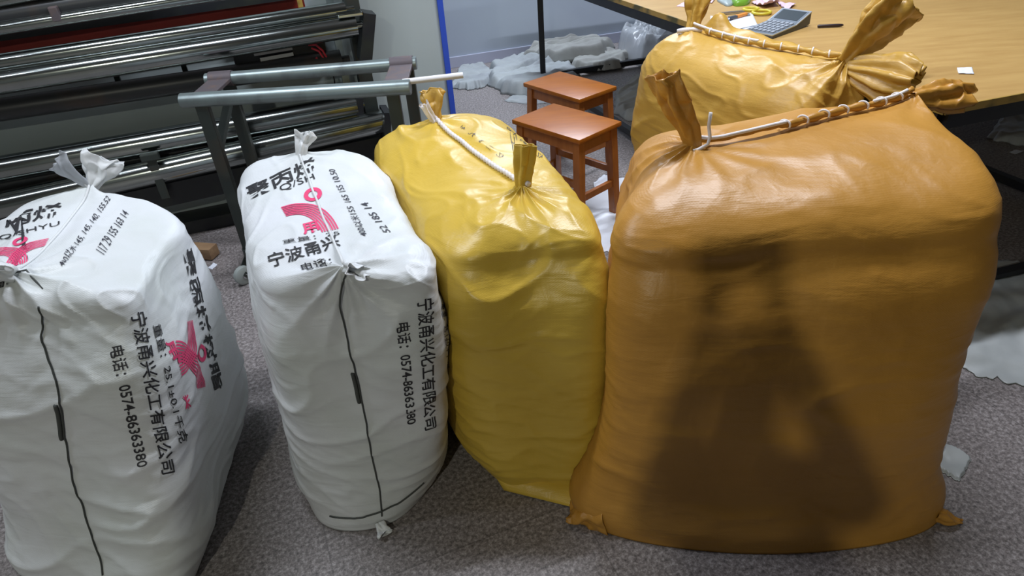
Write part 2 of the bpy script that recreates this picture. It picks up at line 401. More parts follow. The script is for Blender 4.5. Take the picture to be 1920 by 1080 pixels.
def tuft(A, tip, w0, w1, th, nf, seed, bend=(0, 0, 0), face=(0, 1, 0), flare=1.4, rag=.18, rows=40, cols=72, pinch=.0, crum=1.):
    """gathered, tied-off corner of a bag: narrow at the knot, flaring into a crumpled open end"""
    A = np.array(A, float); tip = np.array(tip, float); d = tip-A; L = np.linalg.norm(d); d /= L
    f = np.array(face, float); f -= d*(f@d); f /= np.linalg.norm(f); e1 = np.cross(d, f)
    th_ = np.arange(cols)*2*math.pi/cols; G = []
    for i in range(rows):
        s = i/(rows-1); wv = w0+(w1-w0)*(s**flare)*(1-pinch*max(0, s-.7)/.3); tk = w0*.8+(th-w0*.8)*s
        fo = 1+.26*np.cos(nf*th_+1.5*n1(th_*0+s*2.2, seed)+seed)*min(1, .4+s)+.25*n1(np.cos(th_)*2+s*2.5, seed+3)
        ln = s*L*(1+rag*s*n1(np.cos(th_)*1.7+np.sin(th_)*1.1, seed+8))
        off = np.array(bend)*(s**2)
        G.append(A+d*ln[:, None]+off+e1*(wv*np.cos(th_)*fo)[:, None]+f*(tk*np.sin(th_)*fo+.35*wv*s*n1(np.cos(th_)*1.5+s*1.2, seed+5))[:, None])
    G = np.array(G); sh = np.linspace(0, 1, rows)[:, None, None]
    rg = np.stack([ridged(G*np.array([16, 16, 13])+seed*3+k*17)**3 for k in range(3)], -1)
    G = G+rg*(.011*crum*sh)+.5*(.008*crum*sh)*np.stack([noise(G*38+seed+k*9) for k in range(3)], -1)
    return MB().grid(G, closed_u=True)

def on_surface(bvh, x, y):
    d = Vector(ray(x, y)).normalized(); h = bvh.ray_cast(Vector(CO), d)
    if h[0] is None:
        q = bvh.find_nearest(Vector(CO)+d*1.7); return np.array(q[0])
    return np.array(h[0])
def text_verts(s, bold=0., shear=0.):
    cu = bpy.data.curves.new('t', 'FONT'); cu.body = s; cu.resolution_u = 3; cu.offset = bold; cu.shear = shear
    ob = bpy.data.objects.new('t', cu); COL.objects.link(ob); dg = bpy.context.evaluated_depsgraph_get(); dg.update()
    me = bpy.data.meshes.new_from_object(ob.evaluated_get(dg)); bm = bmesh.new(); bm.from_mesh(me)
    bpy.data.objects.remove(ob); bpy.data.curves.remove(cu); bpy.data.meshes.remove(me)
    return bm
def flat_bm(polys):
    bm = bmesh.new()
    for p in polys: bm.faces.new([bm.verts.new((x, y, 0)) for x, y in p])
    return bm
def decal(mb, bvh, bm, quad, mi, fit=True, lift=.0017, cell=.010):
    """lays flat lettering on a bag: quad = where its bottom-left, bottom-right, top-left, top-right corners sit on the cloth"""
    if not bm.faces: bm.free(); return
    xs = [v.co.x for v in bm.verts]; ys = [v.co.y for v in bm.verts]
    x0, x1, y0, y1 = min(xs), max(xs), min(ys), max(ys)
    if not fit: x0, x1, y0, y1 = 0, 1, 0, 1
    Q = np.array(quad, float); na, nb = 12, 3
    CG_ = np.array([[on_surface(bvh, *(Q[0]*(1-a)*(1-b)+Q[1]*a*(1-b)+Q[2]*(1-a)*b+Q[3]*a*b)) for b in np.linspace(0, 1, nb)] for a in np.linspace(0, 1, na)])
    for _ in range(2): CG_[1:-1] = .5*CG_[1:-1]+.25*(CG_[2:]+CG_[:-2])
    W = np.linalg.norm(CG_[-1, 0]-CG_[0, 0])/max(x1-x0, 1e-6)
    bmesh.ops.triangulate(bm, faces=bm.faces[:])
    for _ in range(4):
        es = [e for e in bm.edges if e.calc_length()*W > cell]
        if not es or len(bm.verts) > 30000: break
        bmesh.ops.subdivide_edges(bm, edges=es, cuts=1); bmesh.ops.triangulate(bm, faces=bm.faces[:])
    bm.verts.index_update(); vs = []
    for v in bm.verts:
        a = (v.co.x-x0)/(x1-x0); b = (v.co.y-y0)/(y1-y0)
        fa, fb = a*(na-1), b*(nb-1); ia, ib = min(int(fa), na-2), min(int(fb), nb-2); fa -= ia; fb -= ib
        p = CG_[ia, ib]*(1-fa)*(1-fb)+CG_[ia+1, ib]*fa*(1-fb)+CG_[ia, ib+1]*(1-fa)*fb+CG_[ia+1, ib+1]*fa*fb
        h = bvh.find_nearest(Vector(p)); nn = h[1]
        up_ = sum((bvh.find_nearest(h[0]+Vector(o_))[1] for o_ in ((.02, 0, 0), (-.02, 0, 0), (0, 0, .02), (0, 0, -.02))), nn.copy()).normalized()
        h2 = bvh.ray_cast(h[0]+up_*.03, -up_, .06)
        loc_, n_ = (h2[0], h2[1]) if h2[0] is not None and h2[1].dot(up_) > .2 else (h[0], nn)
        vs.append(np.array(loc_+(n_+up_).normalized()*lift))
    mb.add(vs, [[q.index for q in f.verts] for f in bm.faces], mi); bm.free()
def logo_bm(right=True):
    """Y-shaped mark of curved stripes with a ring between the arms, about 1 x 1"""
    polys = []
    def arm(sgn):
        n = 7
        for k in range(n):
            o = (k-(n-1)/2)*.052; hw = .015; L_, R_ = [], []
            for i in range(15):
                t = i/14
                x = -.62*(1-t)**2+2*.02*(1-t)*t+.12*t*t; y = .30*(1-t)**2+2*.36*(1-t)*t-.52*t*t
                dx = 2*((1-t)*.64+t*.10); dy = 2*((1-t)*.06+t*(-.88)); l = math.hypot(dx, dy); nx, ny = -dy/l, dx/l
                L_.append((sgn*(x+nx*(o+hw)), y+ny*(o+hw))); R_.append((sgn*(x+nx*(o-hw)), y+ny*(o-hw)))
            for i in range(14): polys.append([L_[i], L_[i+1], R_[i+1], R_[i]])
    arm(1)
    if right: arm(-1)
    for i in range(20):
        a, b = i*2*math.pi/20, (i+1)*2*math.pi/20
        polys.append([(.19*math.cos(q)*.9, .58+.19*math.sin(q)) for q in (a, b)]+[(.10*math.cos(q)*.9, .58+.10*math.sin(q)) for q in (b, a)])
    return flat_bm(polys)
def ridge_curve(P, lift=.004, n=60):
    """points along the closed top seam, from the first tie to the second"""
    r = P[-1]; c = len(r); half = c//2
    return r, c, half
def seam_line(mb_bvh, pts, name, material, parent, rad=.0018, lift=.0036):
    W = [on_surface(mb_bvh, *q) for q in pts]
    path = []
    for a, b in zip(W[:-1], W[1:]):
        for t in np.linspace(0, 1, 16)[:-1]:
            h = mb_bvh.find_nearest(Vector(a*(1-t)+b*t)); path.append(np.array(h[0]))
    path.append(W[-1])
    P = np.array(path); K = P.copy(); K[1:-1] = (P[:-2]+P[1:-1]+P[2:])/3
    d = CO-K; d /= np.linalg.norm(d, axis=1)[:, None]
    return MB().tube(K+d*lift, rad, 6).build(name, material, parent, smooth=True)
def snap_path(bvh, A, B, n, lift, wob=0., seed=0):
    out = []
    for t in np.linspace(0, 1, n):
        p = np.array(A)*(1-t)+np.array(B)*t
        h = bvh.ray_cast(Vector(p)+Vector((0, 0, .2)), Vector((0, 0, -1)))
        z = h[0].z if h[0] is not None else p[2]
        out.append([p[0]+wob*n1(np.array(t*6), seed), p[1]+wob*n1(np.array(t*6), seed+4), z+lift])
    K = np.array(out)
    for _ in range(3): K[1:-1] = (K[:-2]+K[1:-1]+K[2:])/3
    return K
def helix_cord(path, r):
    """twisted cord: the tube swells and narrows along the strand"""
    P = np.array(path); L = np.concatenate([[0], np.cumsum(np.linalg.norm(np.diff(P, axis=0), axis=1))])
    n = int(L[-1]/.0025); t = np.linspace(0, L[-1], n); Q = np.stack([np.interp(t, L, P[:, k]) for k in range(3)], 1)
    return MB().tube(Q, r*(1+.22*np.sin(t*2*math.pi/.016)), 10)

# ---- white sack standing second from the left
def finish_sack(name, label, cat, group, P, mats, decals=(), base=None):
    mb = sack_mb(P); bvh = grow_bvh(mb)
    for d in decals: decal(mb, bvh, *d)
    c = P[0].mean(0); root = empty(name, (c[0], c[1], 0), label, cat, group)
    body = mb.build('sack_body', mats, root, smooth=True)
    return root, bvh
T_ = text_verts
GRP = 'filled woven sacks standing on the floor'

A, B = (-.333, 1.15, .705), (-.545, 1.73, .722)
lv = [(.0, (-.535, 1.10), (-.245, 1.225), (-.33, 1.62), (-.66, 1.66), (.095, .03, .03, .03)),
      (.05, (-.552, 1.11), (-.225, 1.20), (-.32, 1.68), (-.69, 1.70), (.09, .035, .03, .03)),
      (.22, (-.548, 1.14), (-.198, 1.15), (-.34, 1.74), (-.72, 1.74), (.065, .035, .03, .03)),
      (.42, (-.530, 1.13), (-.165, 1.14), (-.36, 1.77), (-.72, 1.76), (.045, .03, .03, .03)),
      (.55, (-.520, 1.13), (-.155, 1.14), (-.37, 1.78), (-.72, 1.76), (.035, .02, .03, .03)),
      (.655, (-.500, 1.16), (-.152, 1.16), (-.38, 1.80), (-.72, 1.76), (.02, .01, .03, .02))]
ties = [(A, (0, -.5, .8), 11, .015, .12), (B, (0, .5, .8), 7, .008, .08)]
P = sack_surface(lv, A, B, 'y', 2, ties, wr=.75)
dec = [(T_('宁波甬兴化工有限公司', .012), ((781, 563), (796, 808), (812, 557), (818, 800)), 1),
       (T_('电话：0574-86363380', .012), ((742, 607), (762, 797), (768, 603), (783, 792)), 1),
       (T_('重量：25.1±0.1千克', .008), ((826, 570), (838, 690), (836, 566), (843, 680)), 1),
       (T_('聚丙烯', .02), ((466, 378), (598, 318), (459, 352), (588, 293)), 1),
       (T_('Q/SH', .0), ((527, 362), (592, 338), (523, 349), (587, 326)), 1),
       (logo_bm(False), ((548, 444), (636, 432), (520, 372), (612, 345)), 2),
       (T_('用', .03), ((570, 441), (601, 435), (563, 422), (594, 414)), 2),
       (T_('重量：25', .0), ((531, 459), (638, 441), (529, 451), (634, 433)), 1),
       (T_('宁波甬兴', .015), ((508, 504), (640, 462), (500, 478), (630, 440)), 1),
       (T_('电话：', .012), ((568, 510), (624, 496), (563, 496), (619, 482)), 1),
       (T_('400以米155 165 155 10.50', .002, .3), ((690, 442), (628, 316), (676, 446), (614, 320)), 3),
       (T_('52 185 14', .002, .3), ((733, 436), (688, 378), (722, 440), (676, 383)), 3)]
# handwriting reads up the bag from the front: top of letters to the left
W2, bv = finish_sack('woven_sack', 'white printed woven sack standing between the other white sack and the yellow sack', 'sack', GRP, P,
                     [M['white'], M['ink'], M['pink'], M['pen']], dec)
bv_white = bv
seam_line(bv, [(650, 505), (640, 545), (637, 575), (648, 620), (662, 680), (672, 720), (688, 800), (700, 870), (712, 920), (716, 968)], 'side_seam', M['seam'], W2)
h = seam_line(bv, [(661, 700), (674, 755)], 'seam_patch', M['seam'], W2, rad=.0045, lift=.003)
seam_line(bv, [(618, 968), (650, 972), (682, 970), (718, 958), (760, 935), (795, 905)], 'bottom_hem', M['seam'], W2, rad=.0022)
tip = at_y(568, 252, 1.76)
tuft(B, tip, .012, .030, .010, 5, 1.0, face=(0, 1, .1), pinch=.5).build('tied_corner', M['film'], W2, smooth=True, solid=.0012)
tip = at_y(652, 478, 1.20)
tuft(np.array(A)+(0, 0, -.004), np.array(A)+(.03, -.012, .022), .012, .030, .016, 5, 2.0, bend=(0, -.02, -.012), face=(0, .5, 1)).build('tied_corner', M['film'], W2, smooth=True, solid=.0012)
MB().tube(snap_path(bv, A, B, 40, .002, .004, 1), .003, 8).build('top_seam', M['film'], W2, smooth=True)
c = at_z(722, 998, .012)
tuft(c+(-.015, .02, .01), c+(.0, -.012, -.004), .012, .020, .008, 4, 3.0, face=(0, 0, 1)).build('bottom_corner', M['white'], W2, smooth=True, solid=.0012)

# ---- white sack at the left edge
A, B = (-1.015, 1.20, .728), (-1.06, 1.62, .728)
lv = [(.0, (-1.21, 1.02), (-.82, .91), (-.87, 1.48), (-1.27, 1.52), (.015, .02, .03, .03)),
      (.05, (-1.24, 1.01), (-.800, .905), (-.845, 1.52), (-1.30, 1.56), (.02, .03, .03, .03)),
      (.15, (-1.23, 1.04), (-.790, .94), (-.825, 1.54), (-1.31, 1.58), (.025, .03, .03, .03)),
      (.36, (-1.19, 1.07), (-.775, 1.03), (-.795, 1.52), (-1.30, 1.60), (.025, .03, .03, .03)),
      (.55, (-1.17, 1.11), (-.765, 1.08), (-.785, 1.50), (-1.29, 1.61), (.025, .02, .03, .03)),
      (.655, (-1.15, 1.15), (-.775, 1.13), (-.80, 1.50), (-1.28, 1.61), (.01, .01, .02, .02))]
ties = [(A, (0, -.4, .8), 11, .016, .13), (B, (0, .5, .8), 7, .007, .08)]
P = sack_surface(lv, A, B, 'y', 5, ties, wr=.85)
dec = [(T_('宁波甬兴化工有限公司', .012), ((243, 588), (303, 890), (272, 583), (329, 885)), 1),
       (T_('电话：0574-86363380', .012), ((204, 652), (256, 878), (232, 646), (281, 872)), 1),
       (T_('重量：25.1±0.1千克', .008), ((285, 611), (336, 832), (300, 606), (351, 827)), 1),
       (logo_bm(True), ((318, 600), (345, 745), (378, 600), (394, 720)), 2),
       (T_('用', .03), ((308, 642), (322, 677), (322, 634), (336, 668)), 2),
       (T_('兴', .03), ((341, 742), (348, 768), (352, 738), (358, 764)), 2),
       (T_('聚丙烯树脂', .02), ((341, 470), (402, 735), (358, 462), (418, 726)), 1),
       (T_('Q/SH', .0), ((352, 528), (366, 590), (360, 522), (374, 584)), 1),
       (T_('丙烯', .02), ((8, 428), (112, 407), (14, 398), (118, 380)), 1),
       (T_('Q/SHYU', .0), ((0, 453), (112, 424), (-2, 443), (112, 415)), 1),
       (logo_bm(True), ((-20, 512), (78, 488), (-16, 455), (96, 436)), 2),
       (T_('电', .03), ((-14, 546), (14, 534), (-16, 534), (12, 523)), 1),
       (T_('400以米 145, 145, 140, 155.52', .002, .3), ((122, 501), (210, 374), (106, 497), (198, 366)), 3),
       (T_('117 29 155 163 14', .002, .3), ((196, 479), (243, 400), (178, 470), (230, 394)), 3)]
W1, bv = finish_sack('woven_sack', 'white printed woven sack at the left edge, standing in front of the roller machine', 'sack', GRP, P,
                     [M['white'], M['ink'], M['pink'], M['pen']], dec)
seam_line(bv, [(72, 575), (76, 630), (90, 675), (105, 715), (112, 760), (120, 820), (135, 900), (160, 970), (192, 1079)], 'side_seam', M['seam'], W1)
seam_line(bv, [(104, 760), (116, 824)], 'seam_patch', M['seam'], W1, rad=.0045, lift=.003)
tip = at_y(190, 300, 1.66)
tuft(B, tip, .012, .050, .018, 5, 4.0, face=(0, 1, .1)).build('tied_corner', M['film'], W1, smooth=True, solid=.0012)
tuft(B, B+np.array((-.06, .0, .075)), .010, .030, .008, 4, 4.6, face=(0, 1, .1)).build('loose_film', M['sheet'], W1, smooth=True, solid=.001)
tuft(np.array(A), np.array(A)+(-.012, -.045, .040), .018, .042, .026, 5, 5.0, face=(.2, .7, 1), pinch=.4).build('tied_corner', M['film'], W1, smooth=True, solid=.0012)
q = [np.array(A)+v for v in ((-.02, -.012, .012), (.012, -.022, .016), (.03, -.005, .012), (.045, -.02, .004), (.075, -.045, -.012), (.10, -.06, -.03))]
MB().tube(q, .0022, 6).build('tie_string', M['seam'], W1, smooth=True)
MB().tube(snap_path(bv, A, B, 40, .002, .003, 2), .003, 8).build('top_seam', M['film'], W1, smooth=True)

# ---- yellow sack
A, B = (.045, 1.44, .715), (-.182, 1.92, .725)
lv = [(.0, (-.08, 1.19), (.15, 1.15), (.15, 1.72), (-.26, 1.78), (.02, .02, .03, .03)),
      (.05, (-.105, 1.18), (.185, 1.15), (.17, 1.78), (-.31, 1.83), (.025, .03, .03, .03)),
      (.20, (-.145, 1.19), (.205, 1.18), (.19, 1.88), (-.37, 1.92), (.03, .03, .03, .03)),
      (.40, (-.155, 1.20), (.215, 1.20), (.15, 1.97), (-.40, 1.95), (.03, .03, .03, .03)),
      (.55, (-.150, 1.21), (.215, 1.22), (.06, 2.03), (-.40, 1.95), (.02, .03, .03, .02)),
      (.64, (-.135, 1.25), (.205, 1.27), (.00, 2.04), (-.38, 1.93), (.01, .03, .02, .01))]
ties = [(A, (-.1, -.5, .8), 15, .013, .105), (B, (0, .5, .8), 8, .009, .10)]
P = sack_surface(lv, A, B, 'y', 8, ties, wr=.75, e=.8)
P = press(P, bv_white)
dec = [(T_('亿   二   3   九   4/', -.006), ((938, 298), (860, 238), (947, 293), (869, 235)), 1),
       (T_('亿   303  153', -.006), ((1012, 298), (948, 240), (1020, 294), (956, 237)), 1)]
Y1, bv = finish_sack('woven_sack', 'yellow woven sack with white cord along its top, in the middle of the row', 'sack', GRP, P, [M['yellow'], M['pen']], dec)
bv_yellow = bv
helix_cord(snap_path(bv, np.array(A)+(.012, -.01, 0), B, 60, .006, .006, 3), .0062).build('closing_cord', M['cord'], Y1, smooth=True)
tip = at_y(806, 172, 1.95)
tuft(B, tip, .014, .036, .018, 5, 6.0, face=(0, 1, .1), pinch=.3).build('tied_corner', M['amber'], Y1, smooth=True, solid=.0012)
tuft(np.array(B)+(-.004, -.012, 0), np.array(B)+(-.03, -.02, .06), .010, .012, .008, 4, 6.4, face=(0, 1, .1)).build('cord_end', M['cord'], Y1, smooth=True)
tip = at_y(986, 272, 1.45)
tuft(A, tip, .017, .024, .007, 5, 7.0, face=(0, 1, .1), flare=.8, rag=.05, crum=.4).build('tied_corner', M['yellow'], Y1, smooth=True, solid=.0012)
# bottom corner flap folded out on the floor
g = []
for i in range(14):
    t = i/13; a = at_z(915+165*t, 893+20*t, .03)*(1-0)+np.array([0, .02, 0]); b = at_z(945+132*t, 919+33*t, .004)
    g.append([a*(1-s)+b*s+np.array([0, 0, .012*math.sin(math.pi*s)*(1-.5*t)]) for s in np.linspace(0, 1, 9)])
MB().grid(g).build('bottom_flap', M['yellow'], Y1, smooth=True, solid=.003)

# ---- big orange sack in front
A, B = (.445, 1.43, .785), (1.03, 1.60, .80)
lv = [(.0, (.135, 1.03), (.955, .955), (.95, 1.50), (.20, 1.55), (.085, .02, .03, .0)),
      (.04, (.125, 1.03), (.960, .965), (.955, 1.56), (.21, 1.62), (.08, .02, .03, .0)),
      (.13, (.165, 1.04), (.945, .99), (.955, 1.64), (.27, 1.66), (.06, .025, .03, .0)),
      (.32, (.205, 1.06), (.950, 1.03), (.965, 1.70), (.315, 1.69), (.06, .025, .03, .005)),
      (.50, (.222, 1.10), (.965, 1.08), (.985, 1.72), (.335, 1.70), (.05, .015, .02, .005)),
      (.60, (.228, 1.125), (.985, 1.11), (1.0, 1.72), (.35, 1.70), (.035, .02, .02, .01)),
      (.66, (.238, 1.16), (.990, 1.145), (1.03, 1.71), (.37, 1.68), (.02, .03, .01, .01))]
ties = [(A, (-.6, -.2, .7), 13, .013, .14), (B, (.6, 0, .7), 8, .010, .13)]
P = sack_surface(lv, A, B, 'x', 11, ties, wr=.38, e=.86, sag=.004)
P = press(P, bv_yellow)
O1, bv = finish_sack('woven_sack', 'big orange woven sack in front at right with a dark shadow on its face', 'sack', GRP, P, [M['orange']])
def hem(bv, A, B, mt, root, n_st, t0, t1, seed, thin, lift=.014):
    path = snap_path(bv, A, B, 70, lift, .008, seed)
    n = len(path); rad = np.array([.009*(1 if t0 < i/n < t1 else .45) for i in range(n)])
    MB().tube(path, rad*(1+.25*np.sin(np.arange(n)*.9)), 10).build('rolled_hem', mt, root, smooth=True)
    for k in range(n_st):
        mb = MB()
        t = t0+(t1-t0)*(k+.5)/n_st; i = int(t*(n-2)); c = path[i]; d = path[i+1]-path[i]; d /= np.linalg.norm(d)
        u = np.cross(d, (0, 0, 1.)); u /= np.linalg.norm(u); v = np.cross(u, d)
        mb.tube([c+.0115*(math.cos(a)*u+math.sin(a)*v)+d*(.006*math.cos(a)) for a in np.linspace(-.5, math.pi+.5, 14)], .0026, 6).build('stitch', M['cord'], root, smooth=True)
    for a, b in thin:
        i, j = int(a*(n-1)), int(b*(n-1)); seg = path[i:j+1]+np.array([0, -.003, .008])
        MB().tube(seg, .0045, 7).build('closing_cord', M['cord'], root, smooth=True)
hem(bv, A, B, M['orange'], O1, 7, .36, 1.0, 4, ((0, .40), (.8, .98)))
tip = at_y(1256, 142, 1.46)
tuft(A, tip, .014, .036, .018, 5, 8.0, bend=(-.02, 0, .0), face=(.3, 1, .1), pinch=.25, crum=.8, flare=.7, rag=.08).build('tied_corner', M['orange'], O1, smooth=True, solid=.0012)
q = np.array(A)
MB().tube([q+v for v in ((-.025, -.018, .0), (.0, -.024, .008), (.022, -.018, .016), (.028, -.01, .03), (.024, -.006, .055), (.026, -.004, .085))], .0042, 8).build('cord_end', M['cord'], O1, smooth=True)
tip = at_y(1812, 178, 1.62)
tuft(B, tip, .018, .038, .028, 5, 9.0, bend=(0, 0, -.006), face=(-.4, -.7, .5), rag=.12, flare=.7, crum=1.0).build('tied_corner', M['orange'], O1, smooth=True, solid=.0012)
c = at_z(1755, 962, .02)
tuft(c, at_z(1800, 986, .004), .018, .008, .004, 4, 10.0, face=(0, 0, 1)).build('bottom_corner', M['orange'], O1, smooth=True, solid=.0012)
c = at_z(1120, 985, .03)+np.array([.03, .03, 0])
tuft(c, at_z(1066, 962, .006), .05, .030, .006, 3, 12.0, face=(0, 0, 1), flare=1., rag=.05).build('bottom_corner', M['orange'], O1, smooth=True, solid=.0012)

# ---- orange sack behind, against the table
A, B = (.715, 2.47, .785), (1.03, 1.97, .785)
lv = [(.0, (.60, 2.45), (.88, 1.97), (1.04, 2.02), (.80, 2.52), (.02, .02, .01, .02)),
      (.06, (.56, 2.45), (.875, 1.92), (1.06, 1.97), (.81, 2.56), (.02, .02, .01, .02)),
      (.30, (.535, 2.46), (.865, 1.87), (1.08, 1.93), (.82, 2.58), (.03, .02, .01, .02)),
      (.55, (.525, 2.47), (.865, 1.85), (1.085, 1.92), (.82, 2.60), (.03, .02, .01, .02)),
      (.65, (.545, 2.48), (.875, 1.86), (1.09, 1.92), (.82, 2.60), (.02, .01, .0, .01))]
ties = [(A, (-.3, .5, .8), 8, .008, .08), (B, (.4, -.3, .8), 10, .018, .15)]
P = sack_surface(lv, A, B, 'x', 14, ties, wr=.7, e=1.05, sag=.004)
O2, bv = finish_sack('woven_sack', 'amber woven sack behind the big orange sack, leaning on the table edge', 'sack', GRP, P, [M['amber']])
hem(bv, A, B, M['amber'], O2, 9, .10, 1.0, 5, ((0, .5),), .014)
tip = at_y(1312, -14, 2.52)
tuft(A, tip, .020, .055, .028, 6, 13.0, face=(0, 1, .2)).build('tied_corner', M['amber'], O2, smooth=True, solid=.0012)
q = np.array(A)
MB().tube([q+v for v in ((-.05, .0, .008), (-.03, -.01, .012), (0, -.012, .014), (.03, -.03, .010))], [.008, .009, .008, .006], 8).build('cord_end', M['cord'], O2, smooth=True)
tip = at_y(1690, 6, 1.99)
tuft(B, tip, .022, .080, .036, 5, 14.0, face=(-.3, 1, .2), flare=.7, rag=.2).build('tied_corner', M['amber'], O2, smooth=True, solid=.0012)
tip = at_z(1715, 160, .765)
tuft(np.array(B)+(.005, -.01, -.006), tip, .018, .078, .034, 11, 15.0, face=(-.4, -.7, .55), flare=.6, rag=.02, pinch=.55, crum=.3).build('gathered_corner', M['amber'], O2, smooth=True, solid=.0012)
g = []
for i in range(40):      # loose fold of cloth standing behind the hem
    t = i/39; a = np.array(A)*(1-t)+np.array(B)*t+np.array([.02, .012, -.01])
    hgt = (.060*math.exp(-((t-.10)/.07)**2)+.018*math.exp(-((t-.38)/.16)**2)+.014)*(1-t**3)
    g.append([a+np.array([.055*s, .03*s, hgt*math.sin(min(1, s*1.15)*math.pi*.62)])+.008*float(n1(np.array(t*9+s*2), 3)) for s in np.linspace(0, 1, 12)])
MB().grid(g).build('loose_fold', M['amber'], O2, smooth=True, solid=.002)

# ------------------------------------------------------------------ table
ex = np.array([math.cos(math.radians(13.5)), math.sin(math.radians(13.5)), 0]); ey = np.array([-.313, .950, 0])
TC = np.array([1.215, 1.725, 0]); TZ = .72; TL, TW = 2.6, 3.1       # near-left corner, height, width, depth
table = empty('work_table', TC+ex*TL/2+ey*TW/2, 'large work table with worn yellow board top and black steel frame', 'table')
def tp(a, b, z=0): return TC+ex*a+ey*b+np.array([0, 0, z])
MB().add([tp(0, 0, TZ), tp(TL, 0, TZ), tp(TL, TW, TZ), tp(0, TW, TZ), tp(0, 0, TZ-.018), tp(TL, 0, TZ-.018), tp(TL, TW, TZ-.018), tp(0, TW, TZ-.018)],
         [(0, 1, 2, 3), (7, 6, 5, 4), (0, 4, 5, 1), (1, 5, 6, 2), (2, 6, 7, 3), (3, 7, 4, 0)]).build('table_top', M['tabletop'], table)
def edge_tape(a, b, n):
    d = b-a; L = np.linalg.norm(d); mb = MB(); mb.beam(a, b, .006, .022); return mb
mb = MB()
mb.beam(tp(.0, -.002, TZ-.010), tp(TL, -.002, TZ-.010), .005, .022, mi=0); mb.beam(tp(-.002, 0, TZ-.010), tp(-.002, TW, TZ-.010), .005, .022, mi=0)
mb.build('edge_tape', M['tape'], table)
mb = MB()
for a, b in ((tp(.02, .018, TZ-.042), tp(TL-.02, .018, TZ-.042)), (tp(.018, .02, TZ-.042), tp(.018, TW-.02, TZ-.042)),
             (tp(.02, TW-.018, TZ-.042), tp(TL-.02, TW-.018, TZ-.042)), (tp(TL-.018, .02, TZ-.042), tp(TL-.018, TW-.02, TZ-.042))):
    mb.beam(a, b, .034, .046)
mb.build('frame_rail', M['blacksteel'], table)
for a, b in ((.035, .035), (TL-.035, .035), (.07, TW-.06), (TL-.035, TW-.06)):
    MB().beam(tp(a, b, 0), tp(a, b, TZ-.02), .036, .036).build('leg', M['blacksteel'], table)
for a, b in ((tp(.06, .03, .04), tp(TL-.05, .03, .04)), (tp(.05, .06, .04), tp(.08, TW-.08, .04)), (tp(.07, TW-.07, .04), tp(TL-.05, TW-.07, .04)), (tp(1.18, .07, .04), tp(1.18, TW-.08, .04))):
    MB().beam(a, b, .034, .034).build('stretcher', M['blacksteel'], table)

# ------------------------------------------------------------------ stools
def make_stool(px, zt, label, rot=None):
    c = [at_z(*q, zt) for q in px]; ctr = sum(c)/4
    a = ((c[1]-c[0])+(c[2]-c[3]))/2; b = ((c[3]-c[0])+(c[2]-c[1]))/2
    la, lb = np.linalg.norm(a), np.linalg.norm(b); ua = a/la; ub = np.array([-ua[1], ua[0], 0])
    r = empty('wooden_stool', (ctr[0], ctr[1], 0), label, 'stool', 'square wooden stools')
    up = np.array([0, 0, 1.]); AX = np.array([ua, ub, up]); o = np.array([ctr[0], ctr[1], 0])
    MB().box(o+up*(zt-.010), (la, lb, .020), ax=AX, bev=.005).build('seat', M['stool'], r, smooth='auto')
    tops, bots = {}, {}
    for i in (-1, 1):
        for j in (-1, 1):
            t = o+ua*i*(la/2-.032)+ub*j*(lb/2-.030)+up*(zt-.02); bt = o+ua*i*(la/2-.016)+ub*j*(lb/2-.014)
            MB().beam(bt, t, .036, .036, up=ub, bev=.003).build('leg', M['stoolleg'], r); tops[i, j] = t; bots[i, j] = bt
    def at(i, j, z): k = z/(zt-.02); return bots[i, j]*(1-k)+tops[i, j]*k
    for s in (-1, 1):
        MB().beam(at(-1, s, zt-.047), at(1, s, zt-.047), .018, .050, bev=.002).build('apron', M['stoolleg'], r)
        MB().beam(at(s, -1, zt-.047), at(s, 1, zt-.047), .018, .050, bev=.002).build('apron', M['stoolleg'], r)
        MB().beam(at(-1, s, .21), at(1, s, .21), .018, .030, bev=.002).build('stretcher', M['stoolleg'], r)
        MB().beam(at(s, -1, .15), at(s, 1, .15), .018, .030, bev=.002).build('stretcher', M['stoolleg'], r)
    return r
make_stool([(960, 225), (1087, 262), (1166, 228), (1037, 192)], .42, 'reddish brown wooden stool nearer the camera, partly hidden by the yellow sack')
make_stool([(980, 154), (1085, 187), (1158, 161), (1050, 134)], .42, 'reddish brown wooden stool farther back, just in front of the thin black table leg')

# ------------------------------------------------------------------ roller machine
pb = at_z(400, 408, .0); mu = np.array([math.cos(.297), math.sin(.297), 0]); mn = np.array([mu[1], -mu[0], 0])   # along, towards the room
def onp(x, y, off=0):
    d = ray(x, y); p0 = pb+mn*off*.72; t = ((p0-CO)@mn)/(d@mn); return CO+d*t
machine = empty('roller_machine', onp(400, 408)+mu*-.3, 'long grey green machine of stacked chrome rollers behind the white sacks', 'machine')
machine.location.z = 0
pr = onp(820, 0); pr_x = pr[:2]@mu[:2]; pl_x = onp(0, 200)[:2]@mu[:2]-1.0; pn = pb[:2]@mn[:2]
def mp(a, off, z): v = mu*a+mn*(pn+off); return np.array([v[0], v[1], z])
MB().beam(mp(pl_x, -.30, .75), mp(pr_x, -.30, .75), .6, 1.4).build('cabinet', M['panel'], machine)
MB().beam(mp(pr_x-.004, .006, .75), mp(pr_x+.022, .006, .75), .012, 1.4).build('edge_strip', M['blue'], machine)
MB().beam(mp(pl_x, .05, .030), mp(pr_x-.45, .05, .030), .16, .06).build('plinth', M['blacksteel'], machine)
